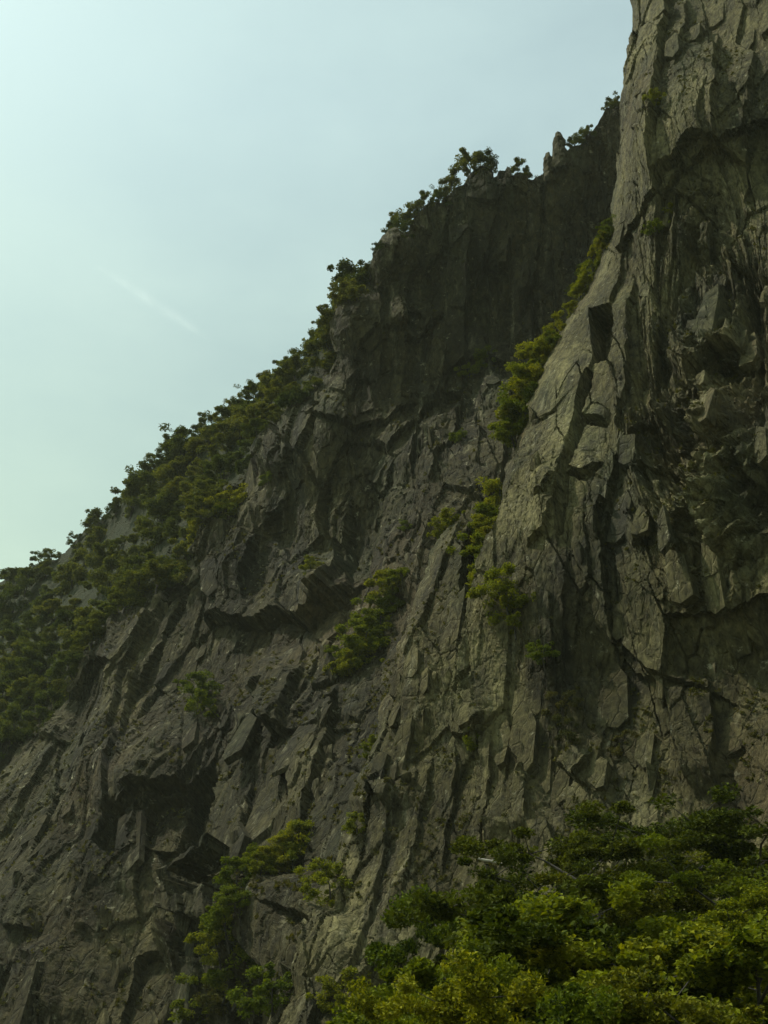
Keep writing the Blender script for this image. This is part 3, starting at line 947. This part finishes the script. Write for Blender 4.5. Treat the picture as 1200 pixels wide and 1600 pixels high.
# shrubs in the gullies and on ledges: (px, py, scale, surface, label)
G = [
    (944, 372, 0.9, 'n', "small yellow-green shrub highest in the gully beside the sunlit pillar"), (912, 432, 1.1, 'f', "shrub hanging in the gully a little left of the pillar, below the highest one"), (895, 455, 0.9, 'f', "small shrub hugging the left side of the gully under the hanging one"),
    (868, 545, 1.0, 'n', "narrow yellowish shrub on the buttress edge above the large gully bush"), (850, 575, 1.3, 'n', "yellow-green shrub on the buttress edge over the large gully bush"), (835, 605, 1.4, 'n', "bright shrub leaning off the buttress edge in mid gully"),
    (812, 640, 1.7, 'n', "large leafy bush bulging out of the gully left of the clean slab"), (796, 672, 1.5, 'n', "dark lower half bush of the bulging clump left of the clean slab"), (778, 690, 1.2, 'n', "small bush at the foot of the bulging clump"),
    (735, 730, 0.9, 'f', "loose yellowish shrub on top of the gully rib"), (745, 760, 1.5, 'n', "broad bush in the gully between two slanting ribs, topmost"), (738, 800, 1.6, 'n', "dense bush in the gully between two slanting ribs, second from top"), (732, 845, 1.3, 'n', "bush in the gully between two slanting ribs, third from top"),
    (728, 890, 1.0, 'n', "narrow bush in the gully between two slanting ribs, lowest"), (676, 818, 0.9, 'n', "yellow shrub on the leaning block at the rib's head"), (655, 850, 0.7, 'f', "tiny shrub under the leaning block at the rib's head"),
    (618, 940, 1.6, 'f', "upper bush of the leafy column left of the long slanting rib"), (596, 985, 1.8, 'f', "thick middle bush of the leafy column left of the long slanting rib"), (580, 1025, 1.8, 'f', "bright lower bush of the leafy column left of the long slanting rib"),
    (565, 1062, 1.4, 'f', "lowest bush of the leafy column left of the long slanting rib"), (545, 1050, 0.9, 'f', "small shrub beside the lowest bush of the leafy column"),
    (798, 945, 1.25, 'n', "lone bush clinging to the middle of the buttress slab"), (806, 975, 1.1, 'n', "lower bush of the pair clinging to the buttress slab"), (858, 1040, 0.7, 'n', "small yellowish shrub right below the lone slab bushes"),
    (490, 1350, 1.2, 'f', "upper shrub of the string above the broken blocks"), (470, 1385, 1.5, 'f', "thick shrub of the string above the broken blocks"), (448, 1415, 1.2, 'f', "third shrub down the string above the broken blocks"), (522, 1395, 1.1, 'n', "olive shrub right of the string above the broken blocks"),
    (430, 1490, 1.5, 'f', "shrub on the ledge left of the broken blocks"), (452, 1470, 1.0, 'f', "little shrub touching the broken blocks"), (400, 1540, 1.9, 'f', "big olive shrub at the foot of the dark hollow"), (365, 1570, 1.9, 'f', "brownish bush on the slope at the picture's lower edge, left one"), (335, 1590, 1.7, 'f', "low bush at the foot of the wall, farthest left"),
    (440, 1585, 1.3, 'n', "low bush under the broken blocks at the lower edge"), (530, 1570, 1.0, 'n', "small yellowish bush between the two pale broken slabs"), (320, 1110, 1.9, 'f', "dark bush over the deep hollow in the lower left wall"), (335, 1135, 1.4, 'f', "smaller dark bush drooping into the deep hollow"),
    (330, 855, 1.6, 'f', "bush on the rock rim below the wooded slope"), (385, 800, 2.0, 'f', "rounded bush on the rock face just right of the rim"), (372, 822, 1.5, 'f', "smaller bush under the rounded one right of the rim"), (432, 755, 1.0, 'f', "small shrub on the shaded face right of the rim"),
    (520, 930, 1.0, 'f', "dim shrub in the shaded crack above the overhang"), (760, 590, 1.3, 'f', "dark shrub on a ledge at the foot of the dark hollow"), (740, 602, 1.1, 'f', "dim shrub left beside the ledge shrub of the dark hollow"),
    (735, 1150, 0.8, 'n', "olive tuft under the square slab end"), (878, 1105, 0.8, 'n', "dry shrub in the hollow of the lower buttress"), (890, 1150, 0.7, 'n', "dry little shrub under the hollow of the lower buttress"),
    (1045, 190, 0.6, 'n', "small shrub in the tall crack near the top of the pillar"), (1035, 340, 0.7, 'n', "small shrub in the tall crack beside the overhang"), (1030, 372, 0.6, 'n', "lower small shrub in the tall crack beside the overhang"),
    (1140, 730, 0.6, 'n', "dry tuft high on the broken dark rock"), (1095, 745, 0.5, 'n', "dry tuft left of the other on the broken dark rock"), (965, 1160, 0.6, 'n', "brown tuft on the lower buttress above the trees"), (560, 1300, 0.7, 'n', "small yellow shrub on the lower rib edge"), (575, 1165, 0.6, 'n', "tiny bright shrub on the long rib"),
]
STRIPS = [("in the upper gully beside the pillar", 'n', 8, [(948, 355), (915, 425), (880, 515), (868, 550)], 0.6, 0.95), ("on the buttress edge over the clean slab", 'n', 8, [(862, 555), (838, 600), (800, 665), (782, 700)], 0.8, 1.25),
          ("in the slot between the two slanting ribs", 'n', 9, [(752, 735), (742, 790), (730, 850), (722, 915)], 0.7, 1.1), ("in the leafy column left of the long rib", 'f', 9, [(634, 925), (612, 965), (585, 1015), (555, 1075)], 0.8, 1.3),
          ("in the string above the broken blocks", 'f', 9, [(496, 1335), (466, 1395), (436, 1450), (385, 1550)], 0.8, 1.3)]
for words_, sf_, num, line, s0_, s1_ in STRIPS:
    line = np.array(line, float)
    acc = np.concatenate([[0], np.cumsum(np.linalg.norm(np.diff(line, axis=0), axis=1))])
    for k in range(num):
        d_ = acc[-1] * (k + rs.uniform(0.1, 0.9)) / num
        G.append((np.interp(d_, acc, line[:, 0]) + rs.uniform(-9, 9), np.interp(d_, acc, line[:, 1]), rs.uniform(s0_, s1_), sf_, f"leafy filler shrub {words_}, {ordinal(k + 1)} from the top"))
for i, (px, py, s, sf, lab) in enumerate(G):
    p, n = near_at(px, py) if sf == 'n' else far_at(px, py)
    s *= 0.88
    put("cliff_shrub", dry_shrubs[i % 2] if "dry" in lab or "brown" in lab else gully_shrubs[i % 5], p + n * 0.12 * s - Vector((0, 0, 0.7 * s)), (s, s, s), random.random() * 6.28, lab, "shrub", "shrubs rooted on the rock", (n.y * -0.3, n.x * 0.3))

# dry grass and moss in the cracks and on ledges
def ledge_grass(name, P, NN, mask, num, size, label, seed):
    g = np.random.default_rng(seed)
    idx = np.argwhere(mask)
    idx = idx[g.integers(0, len(idx), num)]
    base = P[idx[:, 0], idx[:, 1]]
    nn = NN[idx[:, 0], idx[:, 1]]
    k = 9
    b = np.repeat(base, k, 0) + g.normal(size=(num * k, 3)) * size * 0.3
    out_ = np.repeat(nn, k, 0) * 0.7 + g.normal(size=(num * k, 3)) * 0.55 + np.array([0, 0, 0.35])
    V, Fc = leaves_np(g, b + out_ * size * 0.3, out_, size)
    o = link(name, mesh_np(name, V, Fc, M_LEAF_DRY))
    return tag(o, label, "grass", None, "stuff")


gm = (NEARN[..., 2] > 0.45) & (fbm(QX / 40, QY / 60, 301, 3) > 0.05) & (QY < 1400) & (smooth < 0.3)
ledge_grass("ledge_grass", NEARP, NEARN, gm, 1800, 0.15, "dry grass and moss tufts in cracks of the near buttress", 61)
gm = (FARN[..., 2] > 0.5) & (fbm(PX / 40, PY / 60, 302, 3) > 0.0) & keep
ledge_grass("ledge_grass", FARP, FARN, gm, 2400, 0.26, "dry grass and low growth on ledges of the far wall", 62)

# ------------------------------------------------------------------ foreground trees
fore = [make_plant(420 + k, 6.0, 2.2, 16, 170, 200, 0.10, M_LEAF_FORE if k < 2 else M_LEAF_BRIGHT, 0.5, 0.2, 0.165) for k in range(4)]
fore_low = [make_plant(450 + k, 3.0, 1.4, 9, 120, 190, 0.078, M_LEAF_FORE if k < 2 else M_LEAF_BRIGHT, 0.55, 0.12, 0.17) for k in range(4)]
FT = [  # px, py of the crown's top, Y, kind, width factor, label
    (905, 1262, 27, 't', 1.0, "airy tree with layered sprays standing tallest against the lower buttress"), (1030, 1248, 28, 't', 1.05, "dense tree against the buttress just right of the tallest airy one"), (1175, 1262, 27, 't', 1.1, "tree at the right picture edge reaching highest there"),
    (830, 1330, 24, 't', 0.85, "dark tree left of the tallest airy tree"), (960, 1350, 22, 't', 0.9, "shadowed tree in the middle of the foreground thicket"), (1110, 1330, 22, 't', 0.95, "bright leafy tree below the right edge tree"), (1200, 1370, 19, 't', 0.8, "sunlit tree leaning in from the right edge"),
    (775, 1392, 22, 's', 1.2, "low dark bush at the left end of the thicket"), (690, 1412, 24, 's', 0.9, "dark olive bush next to the pale broken slab"), (745, 1450, 17, 's', 0.9, "yellow-green bush in front at the left of the thicket"), (800, 1430, 18, 's', 1.2, "deep green bush behind the yellow-green one"),
    (715, 1500, 15, 's', 0.8, "bright bush below the yellow-green one"), (650, 1565, 15, 's', 0.7, "sunny low bush at the lower edge, leftmost of the thicket"), (880, 1450, 16, 's', 1.15, "dark bush in the centre of the thicket"), (980, 1470, 15, 's', 1.15, "dusky bush under the bright leafy tree"),
    (1060, 1440, 15, 's', 1.1, "bright green bush in front at right centre"), (1150, 1460, 14, 's', 1.1, "leafy bush in the right lower corner"), (865, 1545, 12, 's', 0.75, "pale lit shrub at the lower edge in the middle"), (770, 1540, 13, 's', 0.9, "dark low shrub at the lower edge left of the pale lit one"),
    (960, 1560, 12, 's', 0.9, "dark low shrub at the lower edge right of the pale lit one"), (1060, 1560, 12, 's', 0.9, "shadowed low shrub near the right corner"),
]
for i, (px, py, Y, kd, wf, lab) in enumerate(FT):
    top = at(px, py, Y)
    gz = float(ground_z(top[0], top[1]))
    H = (top[2] - gz) * 1.10
    base = 6.6 if kd == 't' else 3.1
    sz = H / base
    sx = wf * (1.0 if kd == 't' else 1.0) * max(0.85, min(1.25, sz))
    br = any(w_ in lab for w_ in ('bright', 'sunlit', 'sunny', 'pale', 'leafy', 'yellow'))  # yellow-green and sunlit crowns share the brighter leaf colour, sunlight put into it
    pr = (fore if kd == 't' else fore_low)[i % 2 + (2 if br else 0)]
    put("broadleaf_tree" if kd == 't' else "bush", pr, (top[0], top[1], gz), (sx, sx, sz), random.random() * 6.28, lab, "tree" if kd == 't' else "bush", "thicket at the foot of the buttress")

# ------------------------------------------------------------------ rock pieces
def hull_rock(seed, w, d, h, n=16, bev=0.18):
    import bmesh
    g = random.Random(seed)
    bm = bmesh.new()
    for k in range(n):
        q = Vector((g.uniform(-1, 1), g.uniform(-1, 1), g.uniform(-1, 1)))
        m_ = max(abs(q.x), abs(q.y), abs(q.z))
        q = q / m_ * g.uniform(1 - bev, 1)
        bm.verts.new((q.x * w / 2, q.y * d / 2, q.z * h / 2))
    r = bmesh.ops.convex_hull(bm, input=bm.verts)
    bmesh.ops.delete(bm, geom=[v_ for v_ in bm.verts if not v_.link_faces], context='VERTS')
    me_ = bpy.data.meshes.new("rock")
    bm.to_mesh(me_)
    bm.free()
    return me_


# two pinnacles on the crest
for (px, py0, w, h, lab) in ((879, 246, 2.0, 5.4, "tall blunt rock pinnacle standing on the crest"), (863, 256, 1.5, 3.8, "smaller knobbed rock pinnacle left of the tall one on the crest")):
    p, n = far_at(px, py0)
    import bmesh
    g = np.random.default_rng(int(px))
    rows = []
    for k in range(12):
        f = k / 11
        rr = w / 2 * (1.15 - 0.45 * f + (0.18 if abs(f - 0.6) < 0.12 and w < 1.8 else 0)) * (1 if f < 0.85 else 0.75 - 1.5 * (f - 0.85))
        rows.append([((rr * (1 + 0.16 * g.normal())) * math.cos(a_) + 0.12 * f, (rr * (1 + 0.16 * g.normal())) * math.sin(a_), -1.5 + f * (h + 1.5)) for a_ in np.linspace(0, 2 * math.pi, 11)[:-1]])
    V = np.array(rows).reshape(-1, 3)
    Fc = [(k * 10 + q, k * 10 + (q + 1) % 10, (k + 1) * 10 + (q + 1) % 10, (k + 1) * 10 + q) for k in range(11) for q in range(10)]
    me = bpy.data.meshes.new("rock_pinnacle")
    me.from_pydata([tuple(x) for x in V], [], Fc + [tuple(range(110, 120))])
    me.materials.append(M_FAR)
    tag(link("rock_pinnacle", me, None, p), lab, "rock pinnacle")

# blocks and flakes that can be told apart on the faces: parts of their cliff
rr = random.Random(11)
flakes = []
for k in range(10):
    me = hull_rock(900 + k, 1.0, 0.6, 2.2, 15, 0.35)
    flakes.append(me)


def flake(sf, px, py, size, mesh, lean=0.0, sink=0.18, mat=None):
    p, n = near_at(px, py) if sf == 'n' else far_at(px, py)
    o = link("rock_flake", mesh, NEAR if sf == 'n' else FAR)
    if not mesh.materials:
        mesh.materials.append(mat)
    yaw = math.atan2(n.y, n.x) + math.pi / 2 + rr.uniform(-0.5, 0.5)
    o.location = p - n * sink * size
    o.rotation_euler = (rr.uniform(-0.15, 0.25), lean + rr.uniform(-0.15, 0.15), yaw)
    o.scale = (size * rr.uniform(0.7, 1.2), size * rr.uniform(0.6, 1.2), size * rr.uniform(0.7, 1.3))
    return o


fl_near = [m_.copy() for m_ in flakes]
for m_ in fl_near:
    m_.materials.append(M_NEAR)
fl_far = [m_.copy() for m_ in flakes]
for m_ in fl_far:
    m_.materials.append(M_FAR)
for k in range(150):
    py = rr.uniform(20, 1330)
    e = np.interp(py, EDGE[:, 0], EDGE[:, 1])
    px = rr.uniform(e + 15, 1215)
    if abs(px - 925) < 50 and 420 < py < 860:
        continue
    if py > 1240 and px > 780:
        continue
    flake('n', px, py, rr.uniform(0.4, 0.9), fl_near[k % 10], 0.08)
for k in range(150):
    py = rr.uniform(330, 1600)
    lo = max(np.interp(py, RIM[::-1, 1], RIM[::-1, 0]), 5)
    e = np.interp(py, EDGE[:, 0], EDGE[:, 1])
    if lo + 25 > e - 15:
        continue
    px = rr.uniform(lo + 25, e - 15)
    if abs(px - 720) < 150 and abs(py - 500) < 130:
        continue
    flake('f', px, py, rr.uniform(0.7, 1.5), fl_far[k % 10], 0.16)

# straight-edged slabs lying against the faces
def slab_mesh(seed, mat):
    g = random.Random(seed)
    out_ = [(-0.5 + g.uniform(-.08, .1), -0.5 + g.uniform(-.05, .22)), (0.1 + g.uniform(-.3, .2), -0.55 + g.uniform(-.08, .1)), (0.5 + g.uniform(-.12, .05), -0.35 + g.uniform(-.15, .15)), (0.46 + g.uniform(-.15, .06), 0.4 + g.uniform(-.2, .12)), (0.0 + g.uniform(-.3, .25), 0.55 + g.uniform(-.12, .1)), (-0.48 + g.uniform(-.05, .15), 0.35 + g.uniform(-.25, .1))]
    tx, tz, ins = g.uniform(-.5, .3), g.uniform(-.35, .25), g.uniform(0.03, 0.12)
    V = [(x, -1.0, z) for x, z in out_] + [(x * (1 - ins), 0.5 + tx * x + tz * z, z * (1 - ins * 0.6)) for x, z in out_]
    n_ = len(out_)
    Fc = [tuple(range(n_)), tuple(range(2 * n_ - 1, n_ - 1, -1))] + [(k, n_ + k, n_ + (k + 1) % n_, (k + 1) % n_) for k in range(n_)]
    me_ = bpy.data.meshes.new("rock_slab")
    me_.from_pydata(V, [], Fc)
    import bmesh
    bm = bmesh.new()
    bm.from_mesh(me_)
    bmesh.ops.recalc_face_normals(bm, faces=bm.faces)
    bm.to_mesh(me_)
    bm.free()
    me_.materials.append(mat)
    return me_


def lay_slab(P, NB, r_, c_, w, h, t, mesh, parent, roll):
    n = Vector(NB[r_, c_]).normalized()
    up = (Vector((0, 0, 1)) - n * n.z).normalized()
    side = up.cross(n).normalized() * -1
    up = (up * math.cos(roll) + side * math.sin(roll)).normalized()
    side = n.cross(up).normalized()
    m4 = Matrix.Identity(4)
    for k in range(3):
        m4[k][0], m4[k][1], m4[k][2] = side[k] * w, n[k] * t, up[k] * h
    m4.translation = Vector(P[r_, c_])
    o = link("rock_slab", mesh, parent)
    o.matrix_world = m4
    return o


sl_n = [slab_mesh(40 + k, M_NEAR) for k in range(10)]
sl_f = [slab_mesh(60 + k, M_FAR) for k in range(10)]
q = random.Random(23)
k = 0
while k < 85:
    r_, c_ = q.randrange(150, NRN - 330), q.randrange(12, NCN - 60)
    if smooth[r_, c_] > 0.45 or (QY[r_, c_] > 1230 and QX[r_, c_] > 780):
        continue
    w = q.uniform(0.5, 1.5)
    lay_slab(NEARP, flatN, r_, c_, w, w * q.uniform(1.5, 3.4), q.uniform(0.18, 0.45), sl_n[k % 10], NEAR, q.uniform(-0.22, 0.12))
    k += 1
k = 0
while k < 52:
    r_, c_ = q.randrange(20, NRF - 60), q.randrange(205, NCF - 20)
    if slope[r_, c_] > 0.1 or PX[r_, c_] > edge_at[r_, c_] - 12:
        continue
    w = 1.0 * math.exp(q.uniform(0, 1.35))
    lay_slab(FARP, NRM, r_, c_, w, w * q.uniform(1.3, 2.6), q.uniform(0.2, 0.5), sl_f[k % 10], FAR, q.uniform(0.12, 0.5) if PX[r_, c_] < 420 else q.uniform(-0.05, 0.3))
    k += 1

# bleached branch lying on the rock above the thicket
p, n = near_at(772, 1345)
q = np.array([[-0.55, 0, 0.12], [-0.3, 0.02, 0.06], [-0.05, 0, 0.02], [0.25, 0.03, -0.05], [0.6, 0, -0.14]])
vv, fc = tube_np(q, [0.035, 0.05, 0.045, 0.04, 0.02], 6)
v2, f2 = tube_np([[-0.05, 0, 0.02], [0.1, -0.05, 0.16]], [0.03, 0.012], 5)
vv, fc = join([(vv, fc), (v2, f2)])
bo = link("dead_branch", mesh_np("dead_branch", vv * 1.25, fc, M_DEAD, True), None, p + n * 0.25)
tag(bo, "bleached bare branch lying on the rock above the thicket", "branch")

# ------------------------------------------------------------------ vapour trail, high in the sky
m, nt, out = newmat("vapour")
va = nt.nodes.new("ShaderNodeBsdfTranslucent")
vb = nt.nodes.new("ShaderNodeBsdfDiffuse")
for q in (va, vb):
    q.inputs[0].default_value = (0.97, 0.97, 0.97, 1)
vm, vt, vx = nt.nodes.new("ShaderNodeAddShader"), nt.nodes.new("ShaderNodeBsdfTransparent"), nt.nodes.new("ShaderNodeMixShader")
vg = nt.nodes.new("ShaderNodeNewGeometry")
nt.links.new(rng(nt, noise(nt, vg.outputs["Position"], 0.004, detail=5), 0.35, 0.7, 0.0, 0.011), vx.inputs[0])
nt.links.new(va.outputs[0], vm.inputs[0])
nt.links.new(vb.outputs[0], vm.inputs[1])
nt.links.new(vt.outputs[0], vx.inputs[1])
nt.links.new(vm.outputs[0], vx.inputs[2])
nt.links.new(vx.outputs[0], out.inputs[0])
a, b = at(150, 415, 9000), at(330, 532, 12000)
shells = []
for k_ in (1.0, 0.72, 0.45, 0.2):
    shells.append(tube_np([a + (b - a) * f for f in np.linspace(0.5 - 0.5 * k_ ** 0.5, 0.5 + 0.5 * k_ ** 0.5, 9)], [k_ * q for q in (8, 50, 75, 95, 105, 95, 75, 50, 8)], 12))
vv, fc = join(shells)
tag(link("vapour_trail", mesh_np("vapour_trail", vv, fc, m, True)), "faint white vapour trail slanting across the hazy sky", "vapour trail")

# ------------------------------------------------------------------ haze: the valley's air
HAZE = 0.0002
if HAZE > 0:
    m, nt, out = newmat("haze")
    pv = nt.nodes.new("ShaderNodeVolumePrincipled")
    pv.inputs["Color"].default_value = (0.90, 0.95, 0.74, 1)
    pv.inputs["Density"].default_value = HAZE
    nt.links.new(pv.outputs[0], out.inputs["Volume"])
    x, y0, y1, z0, z1 = 440, -440, 440, -6, 150
    V = np.array([(-x, y0, z0), (x, y0, z0), (x, y1, z0), (-x, y1, z0), (-x, y0, z1), (x, y0, z1), (x, y1, z1), (-x, y1, z1)], float)
    Fq = np.array([(0, 3, 2, 1), (4, 5, 6, 7), (0, 1, 5, 4), (1, 2, 6, 5), (2, 3, 7, 6), (3, 0, 4, 7)])
    tag(link("haze", mesh_np("haze", V, Fq, m)), "thin pale haze in the valley air", "haze", None, "stuff")
